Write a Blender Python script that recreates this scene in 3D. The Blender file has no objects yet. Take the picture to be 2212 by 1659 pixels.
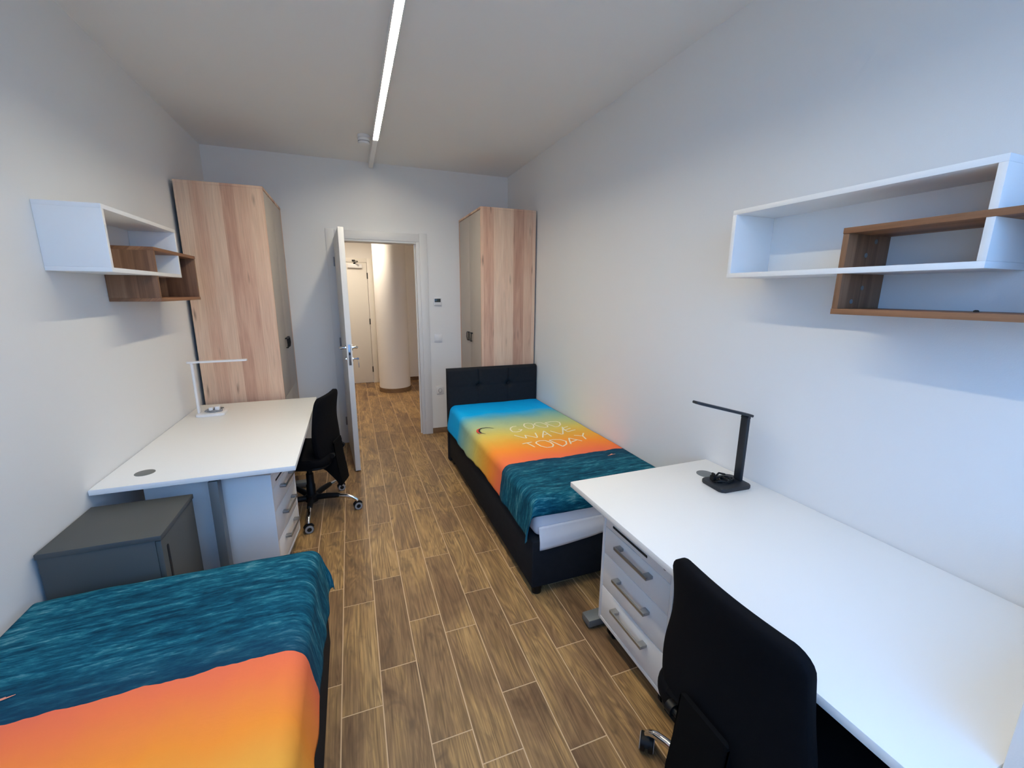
import bpy, bmesh, math, random
from mathutils import Vector, Matrix, noise
R_ = math.radians
PI = math.pi
SC = bpy.context.scene
COL = SC.collection
rnd = random.Random(7)

# ------------------------------------------------------------------ room dimensions (metres)
XL, XR, YB, ZC = -1.130, 1.722, 4.711, 2.850     # left wall, right wall, back wall, ceiling
YF = -0.300                                        # window wall behind the camera
HALL_Y = 7.90                                      # far wall of the hallway
CAM_H = 1.605

# ------------------------------------------------------------------ helpers: materials
def lin(c):
    c = c / 255.0
    return c / 12.92 if c <= 0.04045 else ((c + 0.055) / 1.055) ** 2.4
def rgb(r, g, b): return (lin(r), lin(g), lin(b), 1.0)

class NT:
    def __init__(s, name):
        s.m = bpy.data.materials.new(name); s.m.use_nodes = True
        s.t = s.m.node_tree
        s.p = s.t.nodes['Principled BSDF']
    def n(s, typ, **kw):
        nd = s.t.nodes.new(typ)
        for k, v in kw.items(): setattr(nd, k, v)
        return nd
    def l(s, a, b): s.t.links.new(a, b)
    def math(s, op, a, b=None, clamp=False):
        nd = s.n('ShaderNodeMath', operation=op, use_clamp=clamp)
        for i, v in enumerate((a, b)):
            if v is None: continue
            if isinstance(v, (int, float)): nd.inputs[i].default_value = v
            else: s.l(v, nd.inputs[i])
        return nd.outputs[0]
    def ramp(s, fac, stops, interp='LINEAR'):
        nd = s.n('ShaderNodeValToRGB'); cr = nd.color_ramp; cr.interpolation = interp
        while len(cr.elements) > 1: cr.elements.remove(cr.elements[-1])
        cr.elements[0].position = stops[0][0]; cr.elements[0].color = stops[0][1]
        for p, c in stops[1:]:
            e = cr.elements.new(p); e.color = c
        s.l(fac, nd.inputs[0]); return nd.outputs[0]
    def mix(s, fac, a, b, blend='MIX'):
        nd = s.n('ShaderNodeMix', data_type='RGBA', blend_type=blend)
        for i, v in ((0, fac), (6, a), (7, b)):
            if isinstance(v, (int, float, tuple)): nd.inputs[i].default_value = v
            else: s.l(v, nd.inputs[i])
        return nd.outputs[2]
    def noise(s, vec, scale, detail=4, rough=.5, dist=0):
        nd = s.n('ShaderNodeTexNoise'); nd.inputs['Scale'].default_value = scale
        nd.inputs['Detail'].default_value = detail; nd.inputs['Roughness'].default_value = rough
        nd.inputs['Distortion'].default_value = dist
        s.l(vec, nd.inputs['Vector']); return nd.outputs[0]
    def bump(s, h, strength, dist=.01):
        nd = s.n('ShaderNodeBump'); nd.inputs['Strength'].default_value = strength
        nd.inputs['Distance'].default_value = dist
        s.l(h, nd.inputs['Height']); s.l(nd.outputs[0], s.p.inputs['Normal'])
    def objco(s): return s.n('ShaderNodeTexCoord').outputs['Object']
    def scale(s, vec, sc, off=None):
        nd = s.n('ShaderNodeMapping'); nd.inputs['Scale'].default_value = sc
        if off: nd.inputs['Location'].default_value = off
        s.l(vec, nd.inputs['Vector']); return nd.outputs[0]

def simple(name, col, rough=.5, metal=0., spec=.5, bump=0., bscale=200., var=0.):
    t = NT(name); p = t.p
    p.inputs['Base Color'].default_value = col
    p.inputs['Roughness'].default_value = rough
    p.inputs['Metallic'].default_value = metal
    p.inputs['Specular IOR Level'].default_value = spec
    co = t.objco()
    nz = t.noise(co, bscale, 3)
    if bump: t.bump(nz, bump, .002)
    if var:
        d = tuple(c * (1 - var) for c in col[:3]) + (1.,)
        t.l(t.mix(t.noise(co, 6, 3), d, col), p.inputs['Base Color'])
    return t.m

def wood(name, tones, axis='Z', band=.095, rough=.55, grain=.35, knots=True):
    """board-patterned laminate: bands across the grain, streaks along it"""
    t = NT(name); co = t.objco()
    sx = t.n('ShaderNodeSeparateXYZ'); t.l(co, sx.inputs[0])
    X, Y, Z = sx.outputs
    along = {'X': X, 'Y': Y, 'Z': Z}[axis]
    oth = [o for k, o in (('X', X), ('Y', Y), ('Z', Z)) if k != axis]
    across = t.math('ADD', oth[0], oth[1])
    wob = t.noise(t.scale(co, (1, 1, 1)), 3, 2)
    across2 = t.math('ADD', across, t.math('MULTIPLY', wob, .006))
    n1d = t.n('ShaderNodeTexNoise', noise_dimensions='1D'); n1d.inputs['Scale'].default_value = 1.0; n1d.inputs['Detail'].default_value = 1
    t.l(t.math('MULTIPLY', across2, .55 / band), n1d.inputs['W'])
    across2 = t.math('ADD', across2, t.math('MULTIPLY', n1d.outputs[0], band * 1.1))
    idx = t.math('FLOOR', t.math('DIVIDE', across2, band))
    wn = t.n('ShaderNodeTexWhiteNoise', noise_dimensions='1D'); t.l(idx, wn.inputs['W'])
    cb = t.n('ShaderNodeCombineXYZ')
    t.l(t.math('MULTIPLY', across, 22), cb.inputs[0]); t.l(t.math('MULTIPLY', along, 1.7), cb.inputs[1])
    t.l(t.math('MULTIPLY', idx, 7.3), cb.inputs[2])
    n1 = t.noise(cb.outputs[0], 1.0, 5, .55, .6)
    cb2 = t.n('ShaderNodeCombineXYZ')
    t.l(t.math('MULTIPLY', across, 150), cb2.inputs[0]); t.l(t.math('MULTIPLY', along, 5), cb2.inputs[1])
    n2 = t.noise(cb2.outputs[0], 1.0, 3)
    f = t.math('ADD', t.math('MULTIPLY', wn.outputs['Value'], .55), t.math('MULTIPLY', n1, .75))
    f = t.math('SUBTRACT', f, .18)
    c = t.ramp(f, [(i / (len(tones) - 1) * .8 + .08, x) for i, x in enumerate(tones)])
    c = t.mix(t.math('MULTIPLY', t.math('SUBTRACT', .62, n2, True), grain * 2), c, tuple(v * .45 for v in tones[0][:3]) + (1,))
    if knots:
        cb3 = t.n('ShaderNodeCombineXYZ')
        t.l(t.math('ADD', t.math('MULTIPLY', across, 11.0), t.math('MULTIPLY', n1, .5)), cb3.inputs[0]); t.l(t.math('ADD', t.math('MULTIPLY', along, 2.0), t.math('MULTIPLY', n2, .15)), cb3.inputs[1])
        vo = t.n('ShaderNodeTexVoronoi', voronoi_dimensions='2D'); vo.inputs['Scale'].default_value = 1.0
        t.l(cb3.outputs[0], vo.inputs['Vector'])
        k = t.ramp(vo.outputs['Distance'], [(.02, (1, 1, 1, 1)), (.12, (0, 0, 0, 1))])
        sc3 = t.n('ShaderNodeSeparateColor'); t.l(vo.outputs['Color'], sc3.inputs[0])
        gate = t.math('MULTIPLY', t.math('GREATER_THAN', sc3.outputs[0], .35), sc3.outputs[1])
        c = t.mix(t.math('MULTIPLY', t.math('MULTIPLY', k, gate), .8), c, tuple(v * .35 for v in tones[0][:3]) + (1,))
    t.l(c, t.p.inputs['Base Color'])
    t.p.inputs['Roughness'].default_value = rough
    t.p.inputs['Specular IOR Level'].default_value = .35
    return t.m

M = {}
def paint(name, col, rough=.85):
    t = NT(name); co = t.objco()
    t.p.inputs['Roughness'].default_value = rough
    t.p.inputs['Specular IOR Level'].default_value = .2
    t.l(t.mix(t.noise(co, 1.3, 2), tuple(c * .985 for c in col[:3]) + (1,), col), t.p.inputs['Base Color'])
    t.bump(t.noise(co, 260, 3), .12, .002)
    return t.m
M['wall'] = paint('wall_paint', (.80, .80, .79, 1))
M['ceil'] = paint('ceiling_paint', (.84, .84, .83, 1))
M['hall'] = paint('hall_paint', (.80, .77, .73, 1))
M['door'] = simple('door_laminate', (.72, .72, .71, 1), .45)
M['hdoor'] = simple('hall_door_laminate', (.78, .74, .67, 1), .5)
M['white'] = simple('white_laminate', (.86, .86, .85, 1), .38, bump=.02, bscale=500)
M['desk'] = simple('white_desk_laminate', (.90, .90, .88, 1), .36, bump=.02, bscale=600)
M['plastic'] = simple('white_plastic', (.80, .80, .80, 1), .35)
M['oak'] = wood('light_oak_laminate', [rgb(186, 142, 120), rgb(214, 172, 146), rgb(226, 192, 164), rgb(236, 208, 180)], 'Z', .095, grain=.3)
M['greige'] = simple('greige_laminate', (.50, .44, .38, 1), .5)
M['shelfoakY'] = wood('brown_oak_laminate_along', [rgb(112, 76, 52), rgb(150, 108, 78), rgb(172, 130, 98)], 'Y', .07, grain=.3, knots=False)
M['shelfoakZ'] = wood('brown_oak_laminate_upright', [rgb(92, 62, 44), rgb(132, 96, 70), rgb(156, 118, 90)], 'Z', .06, grain=.35)
M['greymetal'] = simple('grey_powder_coat', rgb(118, 122, 122), .45, .3)
M['handle'] = simple('satin_nickel', rgb(170, 172, 172), .32, .9)
M['chrome'] = simple('chrome', (.75, .75, .76, 1), .12, 1.)
M['black'] = simple('black_plastic', rgb(11, 11, 12), .5, spec=.35)
M['matteblack'] = simple('matte_black_plastic', rgb(9, 9, 10), .85, spec=.12)
M['blackmetal'] = simple('black_metal', rgb(24, 23, 22), .4, .4)
M['rubber'] = simple('grey_rubber_tread', rgb(150, 152, 154), .6)
M['lampblack'] = simple('black_lamp_plastic', rgb(27, 32, 38), .5)
M['darkgap'] = simple('dark_recess', rgb(30, 28, 27), .8)
M['cabinet'] = simple('dark_grey_laminate', rgb(76, 79, 78), .55)
M['lcd'] = simple('grey_display', rgb(52, 60, 60), .2)
M['steel'] = simple('brushed_steel', rgb(150, 152, 156), .3, .9)
M['grout'] = simple('sand_grout', rgb(214, 184, 146), .9)
M['skirt'] = wood('brown_tile_skirting', [rgb(96, 72, 50), rgb(120, 93, 66), rgb(138, 110, 80)], 'Y', .3, grain=.2, knots=False)

def fabric(name, a, b, sc=900, bump=.25, rough=.92):
    t = NT(name); co = t.objco()
    nz = t.noise(t.scale(co, (1, 1, .35)), sc, 2)
    n2 = t.noise(co, 30, 3)
    t.l(t.mix(t.math('MULTIPLY', t.math('ADD', nz, n2), .5), a, b), t.p.inputs['Base Color'])
    t.p.inputs['Roughness'].default_value = rough
    t.p.inputs['Specular IOR Level'].default_value = .15
    t.bump(nz, bump, .002)
    return t.m
M['bedfab'] = fabric('charcoal_upholstery', rgb(24, 26, 30), rgb(42, 45, 50))
M['chairfab'] = fabric('black_seat_fabric', rgb(5, 5, 8), rgb(12, 12, 16), 1100, .2)
M['sheet'] = fabric('white_sheet_cotton', (.74, .75, .80, 1), (.82, .83, .86, 1), 700, .1)

def floor_mat():
    t = NT('wood_look_tile')
    co = t.n('ShaderNodeNewGeometry').outputs['Position']
    at = t.n('ShaderNodeAttribute', attribute_name='plank'); rv = at.outputs['Color']
    off = t.n('ShaderNodeVectorMath', operation='MULTIPLY_ADD')
    t.l(rv, off.inputs[0]); off.inputs[1].default_value = (37, 53, 61); t.l(co, off.inputs[2])
    v = off.outputs[0]
    sp = t.n('ShaderNodeSeparateColor'); t.l(rv, sp.inputs[0])
    big = t.noise(t.scale(v, (6, 1.5, 1)), 1.0, 4, .6, 1.0)
    cath = t.noise(t.scale(v, (9, .9, 1)), 1.0, 2, .5, .9)
    ring = t.math('SINE', t.math('MULTIPLY', cath, 95))
    fine = t.noise(t.scale(v, (160, 5, 1)), 1.0, 4, .6)
    mid = t.noise(t.scale(v, (34, 3.0, 1)), 1.0, 4, .6, .5)
    f = t.math('ADD', t.math('ADD', t.math('MULTIPLY', big, 1.0), t.math('MULTIPLY', mid, .26)), t.math('SUBTRACT', t.math('MULTIPLY', sp.outputs[0], .08), .160))
    c = t.ramp(f, [(.26, rgb(96, 70, 50)), (.38, rgb(142, 110, 77)), (.49, rgb(164, 130, 90)), (.58, rgb(188, 150, 98)), (.72, rgb(205, 168, 114))])
    rg = t.math('MULTIPLY', t.math('MULTIPLY', t.math('ADD', ring, 1.0), .5), t.ramp(mid, [(.32, (0, 0, 0, 1)), (.56, (1, 1, 1, 1))]))
    c = t.mix(t.math('MULTIPLY', rg, .58), c, rgb(100, 76, 52))
    c = t.mix(t.math('MULTIPLY', t.math('SUBTRACT', .60, fine, True), 2.1), c, rgb(88, 66, 46))
    kn = t.ramp(t.noise(t.scale(v, (11, 5, 1)), 1.0, 3, .55, .8), [(.60, (0, 0, 0, 1)), (.72, (1, 1, 1, 1))])
    c = t.mix(t.math('MULTIPLY', kn, .7), c, rgb(96, 76, 56))
    t.l(c, t.p.inputs['Base Color'])
    t.p.inputs['Roughness'].default_value = .45
    t.p.inputs['Specular IOR Level'].default_value = .35
    t.bump(fine, .12, .002)
    return t.m
M['floor'] = floor_mat()

def bedspread_mat():
    """printed cloth: sea at the foot, sunset through yellow and green to blue at the head ('pat' = metres from the horizon)"""
    t = NT('printed_bedspread_cloth')
    pat = t.n('ShaderNodeAttribute', attribute_name='pat').outputs['Fac']
    co = t.objco()
    wob = t.math('MULTIPLY', t.math('SUBTRACT', t.noise(t.scale(co, (1.6, 1, 1)), 3, 3), .5), .16)
    p1 = t.math('ADD', pat, wob)
    f = t.math('DIVIDE', t.math('ADD', p1, .1), 1.7, True)
    def P(y): return (y + .1) / 1.7
    sky = t.ramp(f, [(P(-.05), rgb(240, 114, 90)), (P(.06), rgb(248, 126, 78)), (P(.22), rgb(252, 152, 58)), (P(.40), rgb(238, 180, 74)),
                     (P(.54), rgb(226, 204, 104)), (P(.72), rgb(190, 204, 146)), (P(.90), rgb(152, 194, 176)), (P(1.02), rgb(100, 182, 206)),
                     (P(1.13), rgb(4, 184, 255)), (P(1.45), rgb(0, 166, 244))])
    acr = t.n('ShaderNodeAttribute', attribute_name='across').outputs['Fac']
    cbx = t.n('ShaderNodeCombineXYZ'); t.l(acr, cbx.inputs[0]); t.l(pat, cbx.inputs[1])
    cl = cbx.outputs[0]
    sv = t.scale(cl, (7, 42, 1))
    s1 = t.noise(sv, 1.0, 5, .6, .4)
    s2 = t.noise(t.scale(cl, (26, 110, 1)), 1.0, 4, .65, .3)
    s3 = t.noise(t.scale(cl, (1.5, 7, 1)), 1.0, 2)
    sf = t.math('ADD', t.math('MULTIPLY', s1, .6), t.math('MULTIPLY', s2, .4))
    sf = t.math('ADD', sf, t.math('MULTIPLY', t.math('SUBTRACT', s3, .5), .3))
    sea = t.ramp(sf, [(.36, rgb(2, 51, 73)), (.48, rgb(10, 78, 101)), (.57, rgb(31, 108, 127)), (.68, rgb(104, 154, 164))])
    navy = t.ramp(t.math('MULTIPLY', pat, -1.0), [(0.0, (.75, .75, .75, 1)), (.16, (0, 0, 0, 1))])
    sea = t.mix(navy, sea, rgb(20, 56, 82))
    jag = t.math('MULTIPLY', t.math('SUBTRACT', t.noise(t.scale(cl, (7, .1, .1)), 1.0, 3), .5), .05)
    edge = t.math('GREATER_THAN', t.math('ADD', pat, jag), 0.0)
    t.l(t.mix(edge, sea, sky), t.p.inputs['Base Color'])
    t.p.inputs['Roughness'].default_value = .85
    t.p.inputs['Specular IOR Level'].default_value = .15
    wv = t.noise(co, 800, 2)
    wr = t.noise(t.scale(co, (5, 9, 5)), 1.0, 4, .55, 1.2)
    t.bump(t.math('ADD', t.math('MULTIPLY', wv, .06), wr), .5, .012)
    return t.m
M['spread'] = bedspread_mat()
M['inkwhite'] = simple('cream_print', rgb(244, 238, 208), .8)
M['inkblack'] = simple('black_print', rgb(28, 30, 34), .8)
M['inkred'] = simple('red_print', rgb(222, 70, 62), .8)
M['inkpeach'] = simple('peach_print', rgb(226, 150, 124), .8)

def glow(name, col, strength):
    t = NT(name)
    t.p.inputs['Base Color'].default_value = (.9, .9, .9, 1)
    t.p.inputs['Emission Color'].default_value = col
    t.p.inputs['Emission Strength'].default_value = strength
    return t.m
M['led'] = glow('lit_led_diffuser', (1.0, .88, .655, 1), 102.0)
M['hallled'] = glow('lit_downlight', (1.0, .87, .70, 1), 215.0)
def glass():
    t = NT('window_glass'); nt = t.t
    tr = t.n('ShaderNodeBsdfTransparent'); gl = t.n('ShaderNodeBsdfGlossy'); gl.inputs['Roughness'].default_value = .02
    mx = t.n('ShaderNodeMixShader'); mx.inputs[0].default_value = .05
    t.l(tr.outputs[0], mx.inputs[1]); t.l(gl.outputs[0], mx.inputs[2])
    out = [n for n in nt.nodes if n.type == 'OUTPUT_MATERIAL'][0]
    t.l(mx.outputs[0], out.inputs[0])
    return t.m
M['glass'] = glass()

# ------------------------------------------------------------------ helpers: geometry
def NB(): return bmesh.new()
def box(bm, x0, x1, y0, y1, z0, z1, bev=0., seg=2, mi=0):
    v = [bm.verts.new((x, y, z)) for x in (x0, x1) for y in (y0, y1) for z in (z0, z1)]
    fs = [bm.faces.new([v[i] for i in q]) for q in ((0, 1, 3, 2), (4, 6, 7, 5), (0, 4, 5, 1), (2, 3, 7, 6), (0, 2, 6, 4), (1, 5, 7, 3))]
    for f in fs: f.material_index = mi
    if bev > 0:
        es = list({e for f in fs for e in f.edges})
        bmesh.ops.bevel(bm, geom=es, offset=bev, segments=seg, profile=.5, affect='EDGES')
    return bm
def frame_of(d):
    d = d.normalized()
    a = Vector((0, 0, 1)) if abs(d.z) < .95 else Vector((1, 0, 0))
    u = d.cross(a).normalized(); return u, d.cross(u).normalized()
def tube(bm, pts, r, seg=10, caps=True, sq=None, mi=0):
    """swept tube; r may be a list; sq=(a,b) makes a flat rectangular section"""
    pts = [Vector(p) for p in pts]; rings = []
    pu = None
    for i, p in enumerate(pts):
        d = (pts[min(i + 1, len(pts) - 1)] - pts[max(i - 1, 0)])
        u, w = frame_of(d)
        if pu is not None:
            u2 = pu - d.normalized() * pu.dot(d.normalized())
            if u2.length > 1e-6: u = u2.normalized(); w = d.normalized().cross(u)
        pu = u
        rr = r[i] if isinstance(r, (list, tuple)) else r
        if sq: ring = [p + u * a * sq[0] / 2 + w * b * sq[1] / 2 for a, b in ((-1, -1), (1, -1), (1, 1), (-1, 1))]
        else: ring = [p + (u * math.cos(2 * PI * k / seg) + w * math.sin(2 * PI * k / seg)) * rr for k in range(seg)]
        rings.append([bm.verts.new(q) for q in ring])
    n = len(rings[0])
    for a, b in zip(rings, rings[1:]):
        for k in range(n):
            f = bm.faces.new((a[k], a[(k + 1) % n], b[(k + 1) % n], b[k])); f.material_index = mi
    if caps:
        f = bm.faces.new(rings[0][::-1]); f.material_index = mi
        f = bm.faces.new(rings[-1]); f.material_index = mi
    return bm
def lathe(bm, prof, c=(0, 0, 0), axis='Z', seg=32, mi=0):
    """prof = [(radius, height)...] revolved about axis through c; closed at both ends"""
    c = Vector(c); rings = []
    for r, h in prof:
        ring = []
        for k in range(seg):
            a = 2 * PI * k / seg; x, y = r * math.cos(a), r * math.sin(a)
            ring.append(bm.verts.new(c + Vector({'Z': (x, y, h), 'Y': (x, h, -y), 'X': (h, x, y)}[axis])))
        rings.append(ring)
    for a, b in zip(rings, rings[1:]):
        for k in range(seg):
            f = bm.faces.new((a[k], a[(k + 1) % seg], b[(k + 1) % seg], b[k])); f.material_index = mi
    f = bm.faces.new(rings[0][::-1]); f.material_index = mi
    f = bm.faces.new(rings[-1]); f.material_index = mi
    return bm
def prism(bm, pts, z0, z1, bev=0., seg=2, plane='XY'):
    def P(a, b, h): return {'XY': (a, b, h), 'XZ': (a, h, b), 'YZ': (h, a, b)}[plane]
    lo = [bm.verts.new(P(a, b, z0)) for a, b in pts]; hi = [bm.verts.new(P(a, b, z1)) for a, b in pts]
    f0 = bm.faces.new(lo[::-1]); f1 = bm.faces.new(hi); n = len(pts)
    for k in range(n): bm.faces.new((lo[k], lo[(k + 1) % n], hi[(k + 1) % n], hi[k]))
    if bev > 0:
        bmesh.ops.bevel(bm, geom=list(f0.edges) + list(f1.edges), offset=bev, segments=seg, profile=.5, affect='EDGES')
    return bm
def rrect(x0, x1, y0, y1, r, n=6):
    out = []
    for cx, cy, a0 in ((x1 - r, y1 - r, 0), (x0 + r, y1 - r, 90), (x0 + r, y0 + r, 180), (x1 - r, y0 + r, 270)):
        for k in range(n + 1):
            a = R_(a0 + 90 * k / n); out.append((cx + r * math.cos(a), cy + r * math.sin(a)))
    return out
def obj(name, bm, mats, parent=None, loc=None, origin=None, label=None, sharp=35):
    if origin is not None:
        bmesh.ops.translate(bm, verts=bm.verts, vec=-Vector(origin)); loc = origin
    bmesh.ops.recalc_face_normals(bm, faces=bm.faces)
    me = bpy.data.meshes.new(name); bm.to_mesh(me); bm.free()
    for m in (mats if isinstance(mats, (list, tuple)) else [mats]): me.materials.append(m)
    me.polygons.foreach_set('use_smooth', [True] * len(me.polygons))
    me.set_sharp_from_angle(angle=R_(sharp))
    o = bpy.data.objects.new(name, me); COL.objects.link(o)
    if parent is not None: o.parent = parent
    if loc is not None: o.location = loc
    if label: o['label'] = label
    return o
def thing(name, label, cat, loc=(0, 0, 0), rotz=0., group=None):
    o = bpy.data.objects.new(name, None); COL.objects.link(o)
    o.empty_display_size = .1
    o.location = loc; o.rotation_euler = (0, 0, rotz); o['label'] = label; o['category'] = cat
    if group: o['group'] = group
    return o
def tag(o, label, cat, group=None):
    o['label'] = label; o['category'] = cat
    if group: o['group'] = group
    return o
def struct(name, bm, mats, parent=None, **kw):
    o = obj(name, bm, mats, parent, **kw)
    if parent is None: o['kind'] = 'structure'
    return o
def bxo(name, mat, parent, *a, bev=.0015, label=None, **kw):
    return obj(name, box(NB(), *a, bev=bev, **kw), mat, parent, label=label)

# ------------------------------------------------------------------ setting: floor of plank tiles
def make_floor():
    W, L, G = .154, .622, .0040
    x0 = -.138
    known = {-1: 1.612, 0: 1.458, 1: 1.622, 2: 1.864, 3: 1.735, 4: 1.966, 5: 1.669, 6: 1.464, 7: 1.252}
    bm = NB(); lay = bm.loops.layers.float_color.new('plank')
    XA, XB, YA, YE = XL - .05, 1.95, YF - .2, HALL_Y + .05
    v = [bm.verts.new(p) for p in ((XA, YA, -.0008), (XB, YA, -.0008), (XB, YE, -.0008), (XA, YE, -.0008))]
    f = bm.faces.new(v); f.material_index = 1
    k0 = int(math.floor((XA - x0) / W)); k1 = int(math.ceil((XB - x0) / W))
    for k in range(k0, k1):
        ka = k - 0
        off = known.get(ka, rnd.random() * L)
        j0 = int(math.floor((YA - off) / L)); j1 = int(math.ceil((YE - off) / L))
        for j in range(j0, j1):
            a, b = x0 + W * k + G / 2, x0 + W * (k + 1) - G / 2
            c, d = off + L * j + G / 2, off + L * (j + 1) - G / 2
            a, b, c, d = max(a, XA), min(b, XB), max(c, YA), min(d, YE)
            if b <= a or d <= c: continue
            col = (rnd.random(), rnd.random(), rnd.random(), 1)
            e = .0005
            top = [bm.verts.new(p) for p in ((a + e, c + e, 0), (b - e, c + e, 0), (b - e, d - e, 0), (a + e, d - e, 0))]
            lo = [bm.verts.new(p) for p in ((a, c, -.0012), (b, c, -.0012), (b, d, -.0012), (a, d, -.0012))]
            fs = [bm.faces.new(top)] + [bm.faces.new((lo[i], lo[(i + 1) % 4], top[(i + 1) % 4], top[i])) for i in range(4)]
            for f in fs:
                for lp in f.loops: lp[lay] = col
    # slab under the tiles
    box(bm, XA, XB, YA, YE, -.12, -.0020, mi=1)
    o = struct('floor', bm, [M['floor'], M['grout']], sharp=10)
    o['label'] = 'brown wood-look plank tile floor with pale grout lines'
make_floor()

T = .12
struct('ceiling', box(NB(), XL - T, XR + T, YF - T, YB, ZC, ZC + .12), M['ceil'])
struct('wall_left', box(NB(), XL - T, XL, YF - T, YB + .149, 0, ZC), M['wall'])
struct('wall_right', box(NB(), XR, XR + T, YF - T, YB + .149, 0, ZC), M['wall'])
DX0, DX1, DZ = -.10, .727, 2.14
b = NB()
box(b, XL, DX0, YB, YB + .149, 0, ZC); box(b, DX1, XR, YB, YB + .149, 0, ZC); box(b, DX0, DX1, YB, YB + .149, DZ, ZC)
struct('wall_back', b, M['wall'])
WX0, WX1, WZ0, WZ1 = -1.02, 1.50, 1.0, 2.60
b = NB()
box(b, XL, WX0, YF - T, YF, 0, ZC); box(b, WX1, XR, YF - T, YF, 0, ZC)
box(b, WX0, WX1, YF - T, YF, 0, WZ0); box(b, WX0, WX1, YF - T, YF, WZ1, ZC)
struct('wall_front', b, M['wall'])
# boxed-in breast of the window wall that ends the right-hand desk
o = struct('wall_breast', box(NB(), 1.07, XR - .0005, YF + .0005, .250, 0, 1.0, bev=.003), M['wall'])
# window in the wall behind the camera
b = NB()
fw = .07
for a in ((WX0, WX0 + fw, WZ0, WZ1), (WX1 - fw, WX1, WZ0, WZ1), (WX0 + fw, WX1 - fw, WZ0, WZ0 + fw), (WX0 + fw, WX1 - fw, WZ1 - fw, WZ1), (.205, .275, WZ0 + fw, WZ1 - fw)):
    box(b, a[0], a[1], YF - .10, YF - .03, a[2], a[3], bev=.003)
win = struct('window_1', b, M['white'])
obj('window_pane', box(NB(), WX0 + fw, WX1 - fw, YF - .07, YF - .065, WZ0 + fw, WZ1 - fw), M['glass'], win)

# skirting
H = .062; S = .010
struct('baseboard_left', box(NB(), XL, XL + S, YF, YB, 0, H, bev=.001), M['skirt'])
struct('baseboard_right', box(NB(), XR - S, XR, .25, YB, 0, H, bev=.001), M['skirt'])
b = NB(); box(b, XL + S, -.181, YB - S, YB, 0, H, bev=.001); box(b, .808, XR - S, YB - S, YB, 0, H, bev=.001)
struct('baseboard_back', b, M['skirt'])

# door casing and lining
b = NB()
yc0, yc1 = YB - .013, YB
box(b, -.180, -.100, yc0, yc1, 0, 2.212, bev=.002); box(b, .727, .807, yc0, yc1, 0, 2.212, bev=.002)
box(b, -.099, .726, yc0, yc1, 2.125, 2.205, bev=.002)
struct('trim_1', b, M['door'])['label'] = 'white door casing around the open doorway'
b = NB()
box(b, DX0, -.064, YB - .004, YB + .16, 0, 2.135, bev=.001); box(b, .690, DX1, YB - .004, YB + .16, 0, 2.135, bev=.001)
box(b, -.063, .689, YB - .004, YB + .16, 2.105, 2.135, bev=.001)
box(b, .678, .690, YB + .045, YB + .06, 0, 2.105)
struct('trim_2', b, M['door'])['label'] = 'white lining inside the open doorway'

# open room door
def make_door():
    hx, hy, fx, fy = -.088, YB - .008, -.030, 3.858
    L = math.hypot(fx - hx, fy - hy); ang = math.atan2(fy - hy, fx - hx)
    d = struct('door_1', box(NB(), 0, L, -.0225, .0225, .010, 2.121, bev=.002), M['door'])
    d.location = (hx, hy, 0); d.rotation_euler = (0, 0, ang)
    d['label'] = 'white room door standing open into the room'
    obj('lock_plate', box(NB(), L - .0005, L + .0015, -.010, .010, .985, 1.165, bev=.0004), M['steel'], d)
    obj('latch', box(NB(), L + .001, L + .010, -.006, .006, 1.075, 1.098, bev=.001), M['blackmetal'], d)
    for s in (-1, 1):
        b = NB()
        lathe(b, [(.026, .0225), (.026, .030), (.022, .032)], (L - .065, 0, 1.130), 'Y', 24)
        if s < 0: bmesh.ops.transform(b, verts=b.verts, matrix=Matrix.Diagonal((1, -1, 1, 1)))
        y = s
        pts = [(L - .065, y * .03, 1.130), (L - .065, y * .055, 1.130), (L - .070, y * .066, 1.130), (L - .085, y * .070, 1.131), (L - .13, y * .070, 1.129), (L - .185, y * .066, 1.124)]
        tube(b, pts, [.010, .010, .011, .011, .010, .008], 12)
        obj('door_handle', b, M['chrome'], d, label='chrome lever door handle')
        b = NB()
        lathe(b, [(.024, .0225), (.024, .029), (.020, .031)], (L - .065, 0, 1.030), 'Y', 24)
        lathe(b, [(.008, .030), (.008, .034)], (L - .065, 0, 1.030), 'Y', 16)
        if s < 0: bmesh.ops.transform(b, verts=b.verts, matrix=Matrix.Diagonal((1, -1, 1, 1)))
        obj('keyhole_rosette', b, M['chrome'], d)
    b = NB()
    box(b, L - .0665, L - .0635, .034, .060, 1.024, 1.036, bev=.0005)
    lathe(b, [(.011, -.0012), (.011, .0012)], (L - .065, .068, 1.030), 'X', 20)
    tube(b, [(L - .065 + .0135 * math.sin(a), .074, 1.012 - .0135 + .0135 * math.cos(a)) for a in [2 * PI * k / 20 for k in range(21)]], .001, 6, False)
    box(b, L - .067, L - .064, .071, .077, .950, .990, bev=.001)
    obj('key', b, M['steel'], d)
    for z in (.25, 1.1, 1.9):
        obj('hinge', lathe(NB(), [(.008, z - .045), (.008, z + .045)], (.0, -.030, 0), 'Z', 12), M['steel'], d)
make_door()

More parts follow.
